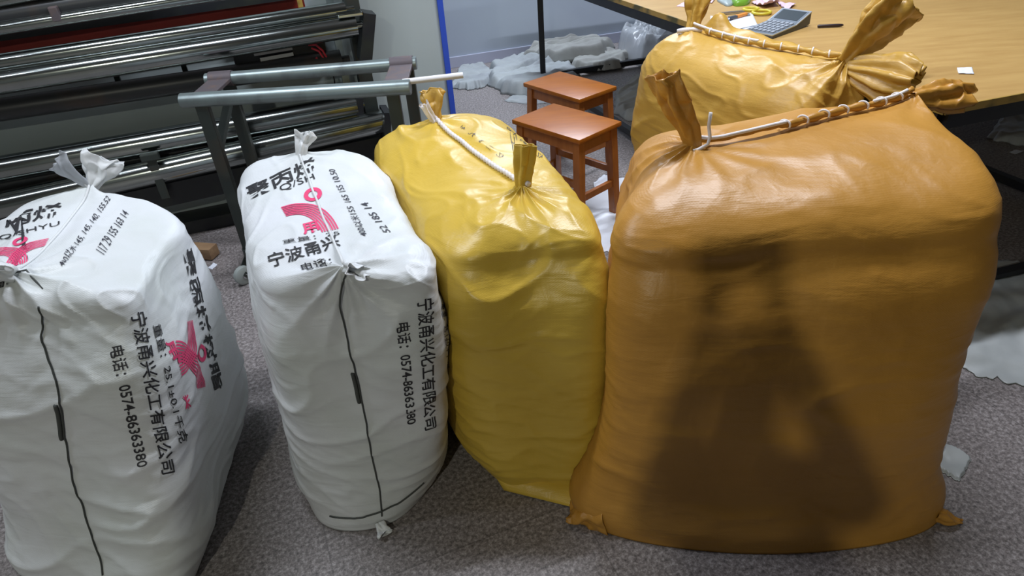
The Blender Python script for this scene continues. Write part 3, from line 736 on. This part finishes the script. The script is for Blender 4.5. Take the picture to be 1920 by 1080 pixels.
def roller(a, b, r_px, off, mt, name='roller', ext=.45, caps=True, parent=None):
    p, q = onp(*a, off), onp(*b, off); z = p[2]; d = q-p; 
    p = p-d/np.linalg.norm(d)*ext
    dist = np.linalg.norm((onp(*b, off))-CO); r = r_px*dist/F
    o = MB(); n = 2
    P_ = [p+(q-p)*t for t in (0, 1)]; o.tube(P_, r, 40)
    if caps: o.tube([q, q+d/np.linalg.norm(d)*.035], r*.35, 14)
    return o.build(name, mt, parent or machine, smooth='auto')
roller((0, 2), (130, -22), 8, .30, M['steel'])
roller((0, 30), (300, -16), 17, .26, M['blackroll'])
roller((0, 54), (520, -28), 9, .32, M['steel'], 'shaft')
c0 = onp(104, 26, .33); MB().box(c0, (.03, .03, .05), rz=.297, bev=.004).build('clamp', M['rust'], machine)
a, b = onp(0, 88, .10), onp(570, 2, .10)
MB().beam(a-mu*.45, b, .01, .11).build('red_plate', M['red'], machine)
a, b = onp(0, 71, .14), onp(560, -12, .14)
MB().beam(a-mu*.45, b, .02, .032).build('dark_bar', M['blacksteel'], machine)
c0 = onp(562, 4, .16); MB().box(c0, (.02, .02, .05), rz=.297).build('amber_bracket', M['tape'], machine)
roller((0, 118), (648, 17), 13, .30, M['steel'])
roller((0, 154), (668, 48), 18, .34, M['steel'])
roller((0, 206), (640, 112), 17, .22, M['blackroll'])
roller((0, 317), (668, 198), 20, .24, M['steel'])
roller((0, 345), (668, 222), 12, .18, M['blackroll'])
roller((0, 386), (722, 226), 21, .30, M['steel'])
a, b = onp(0, 440, .26), onp(716, 272, .26)
MB().beam(a-mu*.45, b, .05, .10).build('dark_bar', M['blacksteel'], machine)
# right-hand bearing plates and post
MB().beam(onp(690, 22, .30), onp(683, 112, .30)+np.array([0, 0, .0]), .05, .10, up=mn).build('bearing_plate', M['blacksteel'], machine)
c0 = onp(655, 26, .34); MB().box(c0+mu*.0, (.10, .07, .014), rz=.297, bev=.003).build('end_plate', M['steel'], machine)
p0 = onp(668, 60, .12); MB().beam(np.array([p0[0], p0[1], .05]), np.array([p0[0], p0[1], 1.2]), .09, .06, up=mu).build('post', M['darkiron'], machine)
p0 = onp(630, 60, .10); MB().beam(np.array([p0[0], p0[1], .05]), np.array([p0[0], p0[1], 1.0]), .03, .03, up=mu).build('post', M['galv'], machine)
MB().beam(onp(722, 204, .33), onp(724, 292, .33), .03, .12, up=mn).build('bearing_plate', M['blacksteel'], machine)
c0 = onp(724, 250, .36); MB().tube([c0, c0+mn*.02], .012, 12).build('bolt', M['metal'], machine, smooth='auto')
MB().beam(onp(672, 180, .25), onp(674, 232, .25), .03, .08, up=mn).build('bearing_plate', M['blacksteel'], machine)
# motor box, label plates and wires in the recess
a, b = onp(440, 112, .12), onp(610, 96, .12)
MB().beam(a, b, .12, .11).build('motor_box', M['blacksteel'], machine)
for (x0, y0, x1, y1) in ((476, 102, 548, 90), (488, 112, 550, 101)):
    a, b = onp(x0, y0, .23), onp(x1, y1, .23); MB().beam(a, b, .004, .014).build('label_strip', M['label'], machine)
for (pts) in (((578, 84), (592, 84), (605, 95), (616, 114)), ((584, 90), (598, 96), (606, 108), (610, 118)), ((592, 108), (600, 114), (606, 118), (612, 122))):
    MB().tube([onp(*q, .26) for q in pts], .005, 6).build('wire', M['wire'], machine, smooth=True)
MB().tube([onp(*q, .10) for q in ((620, 120), (624, 138), (627, 150), (628, 160))], .003, 6).build('wire', M['blacksteel'], machine, smooth=True)
for x, y in ((346, 128), (222, 152)):
    p0 = onp(x, y, .10); MB().beam(p0+np.array([0, 0, .02]), p0-np.array([0, 0, .05]), .02, .02, up=mu).build('hanger', M['blacksteel'], machine)
# chain guard hanging off the lower roller
a = onp(282, 296, .36); b = onp(312, 372, .36)
MB().beam(a, b, .035, .012, up=mn, bev=.003).build('hanger', M['darkiron'], machine)
MB().box(a+np.array([0, 0, .005]), (.07, .03, .03), rz=.297, bev=.004).build('clamp', M['darkiron'], machine)

# ------------------------------------------------------------------ pipe trolley
p1a, p1b = at_z(340, 189, .72), at_z(770, 163, .72); p2a, p2b = at_z(386, 150, .72), at_z(781, 118, .72)
tr = empty('pipe_trolley', ((p1a+p2b)/2)*[1, 1, 0], 'pipe trolley on casters with two grey rails in front of the roller machine', 'trolley')
def pipe(a, b, r):
    d = (b-a)/np.linalg.norm(b-a); return MB().tube([a, a+d*.002, b-d*.002, b], [r*.92, r, r, r*.92], 28).build('rail_pipe', M['galv'], tr, smooth='auto')
pipe(p1a, p1b, .026); pipe(p2a, p2b, .024)
for f in (.075, .93):
    a = p1a+(p1b-p1a)*f; b = p2a+(p2b-p2a)*f; d = (b-a)/np.linalg.norm(b-a)
    MB().beam(a+d*.01, b+d*.005, .085, .012, bev=.002).build('cross_plate', M['rust'], tr)
    sd = np.array([d[1], -d[0], 0])
    mb = MB(); mb.tube([b+(p2b-p2a)/np.linalg.norm(p2b-p2a)*s for s in (-.043, .043)], .029, 24); mb.build('pipe_clamp', M['rust'], tr, smooth='auto')
whl = at_z(459, 536, 0)
foot = [np.array([whl[0]+.02, whl[1]-.005, 0]), None, None, None]
legs = [(p1a+(p1b-p1a)*.085, 0), (p2a+(p2b-p2a)*.10, 1), (p1a+(p1b-p1a)*.92, 2), (p2a+(p2b-p2a)*.955, 3)]
feet = []
for t, k in legs:
    MB().beam(np.array([t[0], t[1], .115]), np.array([t[0], t[1], t[2]-.02]), .044, .03, up=(0, 1, 0), bev=.003).build('leg', M['darkiron'], tr)
    feet.append(np.array([t[0], t[1], 0]))
a = p1a+(p1b-p1a)*.09; MB().beam(np.array([a[0], a[1], .53]), legs[1][0]-np.array([0, 0, .05]), .03, .02, bev=.002).build('brace', M['darkiron'], tr)
for i, j in ((0, 1), (2, 3), (0, 2), (1, 3)):
    MB().beam(feet[i]+[0, 0, .13], feet[j]+[0, 0, .13], .04, .03, bev=.003).build('base_rail', M['darkiron'], tr)
for k, f in enumerate(feet):
    if k == 0: c = np.array([whl[0]+.0, whl[1]+.02, .038])
    else: c = np.array([f[0]-.03, f[1]+.03, .038])
    ck = empty('caster', (c[0], c[1], c[2]), None, None); ck.parent = tr; ck.location = tuple(np.array(ck.location)-np.array(tr.location))
    d = np.array([.75, -.65, 0]); d /= np.linalg.norm(d)
    MB().tube([c-d*.014, c-d*.010, c+d*.010, c+d*.014], [.030, .038, .038, .030], 28).build('wheel', M['wheel'], ck, smooth='auto')
    MB().tube([c-d*.017, c+d*.017], .010, 12).build('axle', M['metal'], ck, smooth='auto')
    mb = MB(); mb.tube([np.array([f[0], f[1], .085]), np.array([f[0], f[1], .12])], .03, 16)
    mb.beam(c+d*.018+[0, 0, -.005], np.array([f[0], f[1], .09])+d*.018, .03, .004, up=d); mb.beam(c-d*.018+[0, 0, -.005], np.array([f[0], f[1], .09])-d*.018, .03, .004, up=d)
    mb.build('fork', M['darkiron'], ck, smooth='auto')
a, b = at_z(755, 154, .735), at_z(868, 141, .735)
o = centre(MB().tube([a, b], .0105, 16).build('plastic_tube', M['whitetube'], smooth='auto'), False)
tag(o, 'thin white plastic tube sticking out past the right end of the trolley', 'tube')

# ------------------------------------------------------------------ cloth heaps and sheets
def crumple(outline_px, z0, hgt, seed, n=46, sc=5., edge=.02, zfun=None):
    """heap of cloth over an outline on the floor (pixels of its floor edge), folded by noise"""
    W = np.array([at_z(*q, 0) for q in outline_px])
    dd = np.maximum(.07-(W-wa)@wn, 0); W = W+wn*dd[:, None]      # stay clear of the wall
    c = W.mean(0); k = len(W)
    th = np.linspace(0, k, 96, endpoint=False); i = th.astype(int); f = (th-i)[:, None]
    L = W[i % k]*(1-f)+W[(i+1) % k]*f
    for _ in range(4): L = .5*L+.25*(np.roll(L, 1, 0)+np.roll(L, -1, 0))
    L = L+(L-c)*(.10*n1(np.arange(96)*.45, seed+2))[:, None]
    G = []
    for s in np.linspace(1, 0, n):
        p = c+(L-c)*s
        env = min(1, (1-s)/.16)
        env = math.sin(env*math.pi/2)
        fold = ridged(np.stack([p[:, 0]*sc, p[:, 1]*sc*1.6, p[:, 0]*0+seed], -1)+.5*noise(p*3+seed)[:, None])
        lump = noise(p*2.3+seed*2)
        pa, pb = p@wd, p@wn; ww = .25*noise(p*3.5+seed)
        soft = lambda q_: 1-2*np.sqrt(noise(q_)**2+.02)
        fold2 = soft(np.stack([pa*sc*.5+ww, pb*sc*2.4+pa*2+ww*4, pa*0+seed+7], -1))
        z = z0+env*hgt*(.42+.35*lump+.16*np.maximum(fold, -.5)+.42*fold2)+.004*noise(p*22+seed)*env
        q = p.copy(); q[:, 0] += .03*n1(p[:, 1]*7, seed)*s; q[:, 2] = np.maximum(z, z0+.002)
        G.append(q)
    mb = MB().grid(G, closed_u=True)
    # underside
    r, cc = len(G), len(G[0]); n0 = len(mb.v); mb.v.append(tuple(np.append(c[:2], z0)))
    for j in range(cc): mb.f.append(((j+1) % cc, j, n0)); mb.mi.append(0)
    return mb
def heap(name, px, z0, h, seed, mt, label, cat, group=None, sc=5., ground=0):
    o = crumple(px, z0, h, seed, sc=sc).build(name, mt, smooth=True); centre(o); return tag(o, label, cat, group)
CG = 'heaped cloths by the back wall'
heap('cloth', [(846, 165), (880, 170), (912, 165), (935, 140), (905, 122), (862, 126)], 0, .06, 1, M['cloth'], 'pale grey cloth crumpled beside the blue edge strip, leftmost of the heap by the wall', 'cloth', CG)
heap('cloth', [(912, 160), (950, 178), (1000, 185), (1060, 185), (1090, 150), (1060, 118), (985, 112), (925, 128)], 0, .10, 2, M['cloth'], 'large pale cloth spread in the middle of the heap, behind the stools', 'cloth', CG)
heap('cloth', [(975, 125), (1040, 130), (1130, 122), (1150, 100), (1110, 88), (1030, 92), (985, 105)], .04, .11, 3, M['cloth2'], 'beige grey cloth lying on top of the heap against the wall', 'cloth', CG)
heap('cloth', [(1068, 136), (1120, 140), (1165, 134), (1180, 112), (1140, 104), (1090, 116)], .02, .08, 4, M['cloth2'], 'rolled beige cloth at the right end of the heap, beside the table frame', 'cloth', CG)
heap('cloth', [(945, 190), (1000, 196), (1040, 192), (1010, 180), (960, 180)], 0, .015, 5, M['cloth'], 'thin flat strip of pale cloth on the floor just left of the back stool', 'cloth', CG)
heap('cloth', [(1150, 215), (1200, 235), (1260, 190), (1250, 150), (1190, 150), (1150, 180)], 0, .07, 6, M['cloth2'], 'grey cloth lying under the table between the back stool and the amber sack', 'cloth')
heap('plastic_sheet', [(1150, 105), (1200, 125), (1300, 120), (1310, 85), (1250, 62), (1200, 72)], 0, .26, 7, M['sheet'], 'clear crumpled plastic sheet under the table by the wall', 'plastic sheet', sc=7)
heap('plastic_sheet', [(1785, 690), (1850, 712), (1940, 720), (2040, 640), (2000, 540), (1900, 490), (1820, 480), (1790, 560)], 0, .045, 8, M['sheet2'], 'cloudy grey plastic sheet bunched on the floor right of the big orange sack', 'plastic sheet', sc=4)
heap('plastic_film', [(1098, 470), (1160, 480), (1200, 420), (1190, 340), (1130, 325), (1090, 380)], 0, .012, 9, M['paper'], 'white plastic film on the floor under the nearer stool', 'film')
heap('cloth', [(1850, 258), (1900, 272), (1990, 285), (2010, 245), (1930, 205), (1870, 222)], 0, .05, 10, M['sheet2'], 'pale grey cloth spread on the floor far under the table at right', 'cloth')
heap('plastic_sheet', [(1745, 880), (1790, 905), (1815, 860), (1770, 830)], 0, .012, 12, M['sheet2'], 'flat grey plastic scrap at the right foot of the big orange sack', 'plastic sheet')
def scrap(px, z, mt, name, label, cat, th=.001, curl=.0, group=None, seed=1):
    c = [at_z(*q, z) for q in px]; G = []
    for i in range(13):
        a = i/12; r = []
        for j in range(13):
            b = j/12; p = c[0]*(1-a)*(1-b)+c[1]*a*(1-b)+c[2]*a*b+c[3]*(1-a)*b
            p[2] = z+th+curl*(abs(float(noise(np.array([a*2.2, b*2.2, seed]))))+(max(0, a-.6)/.4)**2*.6); r.append(p)
        G.append(r)
    o = MB().grid(G).build(name, mt, smooth=True, solid=th); centre(o); return tag(o, label, cat, group)
scrap([(390, 503), (400, 494), (408, 497), (398, 506)], 0, M['paper'], 'paper_scrap', 'tiny white scrap on the floor between the two white sacks', 'scrap', .001, .004)
scrap([(1892, 286), (1905, 290), (1920, 284), (1904, 281)], 0, M['paper'], 'paper_scrap', 'white scrap of paper on the floor under the table, right edge of the photo', 'scrap', .001, .004)
o = MB().beam(at_z(342, 468, .03), at_z(402, 472, .03), .06, .05, bev=.004).build('wood_block', M['wood'], smooth='auto'); centre(o)
tag(o, 'small raw wood block on the floor behind the two white sacks', 'wood block')

# ------------------------------------------------------------------ things on the table
def tx(x, y, z=0): return at_z(x, y, TZ+z)
c = [tx(1425, 64), tx(1447, 74), tx(1536, 42), tx(1513, 30)]
ua = (c[2]-c[1]); la = np.linalg.norm(ua); ua /= la; ub = (c[0]-c[1]); ub -= ua*(ub@ua); lb = np.linalg.norm(ub); ub /= lb
la, lb = .252, .125; o0 = c[1]
calc = empty('calculator', o0+ua*la/2+ub*lb/2, 'grey desktop calculator with raised screen end, on the table', 'calculator')
def cq(a, b, z): return o0+ua*la*a+ub*lb*b+np.array([0, 0, z])
def topz(a): return .016+(.0 if a < .62 else (a-.62)/.38*.026)+.012*a
prof = [0, .3, .62, .8, 1.0]
def slab(a0, a1, b0, b1, zb, zt, steps):
    mb = MB(); G = []
    aa = np.linspace(a0, a1, steps)
    vs = []; 
    for a in aa:
        for b in (b0, b1): vs += [cq(a, b, zb(a)), cq(a, b, zt(a))]
    fs = []
    for i in range(steps-1):
        k = i*4; fs += [(k+1, k+3, k+7, k+5), (k, k+4, k+6, k+2), (k, k+1, k+5, k+4), (k+2, k+6, k+7, k+3)]
    fs += [(0, 2, 3, 1), ((steps-1)*4, (steps-1)*4+1, (steps-1)*4+3, (steps-1)*4+2)]
    return mb.add(vs, fs)
slab(0, 1, 0, 1, lambda a: .001+max(0, a-.7)*.02, lambda a: topz(a)-.004, 14).build('case', M['calc'], calc)
slab(0, 1, -.01, 1.01, lambda a: topz(a)-.004, lambda a: topz(a), 14).build('rim', M['calctrim'], calc)
slab(.03, .97, .04, .96, lambda a: topz(a)-.001, lambda a: topz(a)+.0008, 14).build('face_plate', M['calcface'], calc)
slab(.70, .95, .10, .90, lambda a: topz(a)-.001, lambda a: topz(a)+.002, 8).build('screen', M['lcd'], calc)
for i in range(5):
    for j in range(6):
        if i < 4 or True:
            a0 = .07+i*.115; b0 = .08+j*.145
            slab(a0, a0+.085, b0, b0+.105, lambda a: topz(a)-.001, lambda a: topz(a)+.005, 2).build('key', M['key'], calc)
a, b = tx(1533, 49.2, .0068), tx(1582, 47, .0068)
o = MB().tube([a, a+(b-a)*.05, a+(b-a)*.8, a+(b-a)*.94, b], [.0045, .006, .006, .0045, .001], 14).build('pen', M['penbody'], smooth='auto'); centre(o)
tag(o, 'dark brown pen on the table, pointing right from behind the calculator', 'pen')
scrap([(1330, 58), (1412, 56), (1424, 47), (1332, 30)], TZ, M['paper'], 'paper_sheet', 'white sheet of paper on the table left of the calculator', 'paper', .0008, .002)
def strip(px, z, mt): return MB().add([tx(*q, z) for q in px], [(0, 1, 2, 3)])
sh = scrap([(1334, 54), (1376, 57), (1420, 47), (1410, 24)], TZ+.003, M['paper'], 'paper_sheet', 'printed white sheet with orange and grey header, topmost by the calculator', 'paper', .0008, .001)
mbp = MB(); pos = np.array(sh.location)
def on_sheet(px, mt, nm):
    v = [tx(*q, .0075) for q in px]; o = MB().add(v, [(0, 1, 2, 3)]).build(nm, mt, sh); return o
on_sheet([(1358, 36), (1378, 33), (1374, 30), (1354, 33)], M['orangeplastic'], 'orange_print'); on_sheet([(1382, 33), (1408, 28), (1404, 25), (1379, 29)], M['calcface'], 'grey_print')
scrap([(1465, 14), (1480, 19), (1492, 10), (1455, 4)], TZ, M['pinkpaper'], 'paper_slip', 'pink paper slip on the table behind the calculator, right of the green packet', 'paper', .0008, .012, 'pink slips', 3)
scrap([(1408, 6), (1432, 16), (1462, 12), (1440, -8)], TZ+.002, M['pinkpaper'], 'paper_slip', 'creased pink paper leaning up beside the green packet', 'paper', .0008, .035, 'pink slips', 5)
scrap([(1268, 12), (1288, 14), (1300, 4), (1284, 4)], TZ, M['pinkpaper'], 'paper_slip', 'pink paper slip at the left edge of the table, beside the amber tied corner', 'paper', .0008, .004, 'pink slips', 7)
scrap([(1318, 4), (1335, 7), (1341, -2), (1324, -8)], TZ, M['pinkpaper'], 'paper_slip', 'pink paper slip between the amber tied corner and the green packet', 'paper', .0008, .006, 'pink slips', 9)
scrap([(1794, 128), (1797, 139), (1826, 140), (1822, 127)], TZ, M['paper'], 'card_tag', 'small white tag lying alone on the bare table top', 'tag', .0012, .002)
pk = empty('packet', tx(1395, 4), 'green and grey plastic packet on the table behind the scissors', 'packet')
def blob(px, h, mt, nm, par, seed):
    cs = np.array([tx(*q) for q in px]); c0 = cs.mean(0); G = []
    th = np.linspace(0, len(cs), 40, endpoint=False); i = th.astype(int); f = (th-i)[:, None]; L = cs[i]*(1-f)+cs[(i+1) % len(cs)]*f
    for _ in range(4): L = .5*L+.25*(np.roll(L, 1, 0)+np.roll(L, -1, 0))
    for s in np.linspace(0, 1, 16):
        a = s*math.pi/2; q = c0+(L-c0)*max(math.cos(a), 0)**.7; q[:, 2] = TZ+.001+h*math.sin(a)**.7+.003*noise(q*30+seed)*math.sin(a); G.append(q)
    return MB().grid(G, closed_u=True).build(nm, mt, par, smooth=True)
blob([(1368, 6), (1378, 13), (1404, 10), (1412, -6), (1385, -12)], .035, M['green'], 'green_pouch', pk, 2)
blob([(1342, 2), (1362, 13), (1374, 11), (1382, -8), (1355, -10)], .018, M['greyplastic'], 'grey_wrap', pk, 4)
# scissors: two looped handles and blades
sc_ = empty('scissors', tx(1425, 22), 'yellow handled scissors lying on the table behind the white sheet', 'scissors')
for k, (cx, cy, rx, ry) in enumerate(((1428, 23, .036, .022), (1408, 17, .030, .016))):
    c0 = tx(cx, cy, .008+.004*k)
    MB().tube([c0+np.array([rx*math.cos(a), ry*math.sin(a)*1.6, 0]) for a in np.linspace(0, 2*math.pi, 33)], .0062, 10, cap=False).build('handle_loop', M['scissor'], sc_, smooth=True)
MB().beam(tx(1395, 22, .006), tx(1345, 27, .004), .012, .003).build('blade', M['metal'], sc_); MB().beam(tx(1398, 20, .009), tx(1350, 24, .008), .012, .003).build('blade', M['metal'], sc_)
kn = empty('cutter_knife', tx(1385, 29), 'orange cutter knife with grey tip on the table beside the scissors', 'knife')
MB().beam(tx(1381, 31, .012), tx(1399, 26, .012), .018, .012, bev=.003).build('handle', M['orangeplastic'], kn, smooth='auto')
MB().beam(tx(1367, 34, .012), tx(1381, 31, .012), .016, .012, bev=.003).build('collar', M['calc'], kn, smooth='auto')
MB().beam(tx(1361, 36, .010), tx(1367, 34, .012), .012, .006).build('tip', M['metal'], kn)

# ------------------------------------------------------------------ the photographer, standing behind the camera
def skin(name, chain, edges, mt, root=0, par=None, lev=2):
    me = bpy.data.meshes.new(name); o = bpy.data.objects.new(name, me); COL.objects.link(o)
    off = parent_loc(par) if par is not None else np.zeros(3)
    me.from_pydata([tuple(np.array(c[0])-off) for c in chain], edges, [])
    sm = o.modifiers.new('skin', 'SKIN'); sm.use_smooth_shade = True
    for i, c in enumerate(chain):
        me.skin_vertices[0].data[i].radius = c[1] if isinstance(c[1], tuple) else (c[1], c[1]); me.skin_vertices[0].data[i].use_root = (i == root)
    sb = o.modifiers.new('sub', 'SUBSURF'); sb.levels = lev; sb.render_levels = lev
    me.materials.append(mt)
    if par is not None: o.parent = par
    return o
J = [((-.06, -.46, .90), (.135, .11)), ((-.045, -.45, 1.07), (.145, .10)), ((-.075, -.43, 1.19), (.12, .09)), ((-.115, -.42, 1.30), (.055, .055)), ((-.125, -.415, 1.375), .038), ((-.115, -.40, 1.46), .054), ((-.115, -.395, 1.54), .054),
     ((-.20, -.42, 1.26), .042), ((-.19, -.30, 1.13), .034), ((-.045, -.075, 1.33), .022),
     ((.015, -.42, 1.275), .055), ((.12, -.30, 1.14), .040), ((.04, -.075, 1.335), .022),
     ((-.13, -.46, .82), .085), ((-.14, -.44, .46), .055), ((-.14, -.48, .08), .038), ((-.14, -.36, .035), .032),
     ((.02, -.46, .82), .085), ((.03, -.44, .46), .055), ((.03, -.50, .08), .038), ((.03, -.38, .035), .032)]
E_ = [(0, 1), (1, 2), (2, 3), (3, 4), (4, 5), (5, 6), (3, 7), (7, 8), (8, 9), (3, 10), (10, 11), (11, 12), (0, 13), (13, 14), (14, 15), (15, 16), (0, 17), (17, 18), (18, 19), (19, 20)]
pz = empty('person', (-.13, -.43, 0), 'person in dark clothes behind the camera, arms bent, holding up a phone', 'person')
skin('body', J, E_, M['shirt'], par=pz)
for sx, (hx, hy, hz) in ((-1, (-.045, -.075, 1.33)), (1, (.04, -.075, 1.335))):
    pc = [((hx, hy, hz), .02), ((hx+sx*.005, hy+.01, hz+.04), .024)]; ed = [(0, 1)]
    for k in range(4):
        b_ = (hx+sx*(.010-.006*k), hy+.015, hz+.035+.012*k); t_ = (hx-sx*.012, hy+.032-.003*k, hz+.048+.014*k); e_ = (hx-sx*.028, hy+.026, hz+.050+.014*k)
        n_ = len(pc); pc += [(b_, .009), (t_, .008), (e_, .007)]; ed += [(1, n_), (n_, n_+1), (n_+1, n_+2)]
    n_ = len(pc); pc += [((hx-sx*.004, hy-.004, hz+.05), .010), ((hx-sx*.02, hy+.004, hz+.075), .009)]; ed += [(1, n_), (n_, n_+1)]
    skin('hand', pc, ed, M['skin'], par=pz)
MB().box(-np.array(fw)*.05+CO+np.array([-.005, 0, -.01]), (.125, .07, .008), ax=np.array([R2, -D2, -fw]), bev=.004).build('phone', M['phone'])
ph = bpy.data.objects['phone']; centre(ph); tag(ph, 'dark phone held up in both hands by the person behind the camera', 'phone')
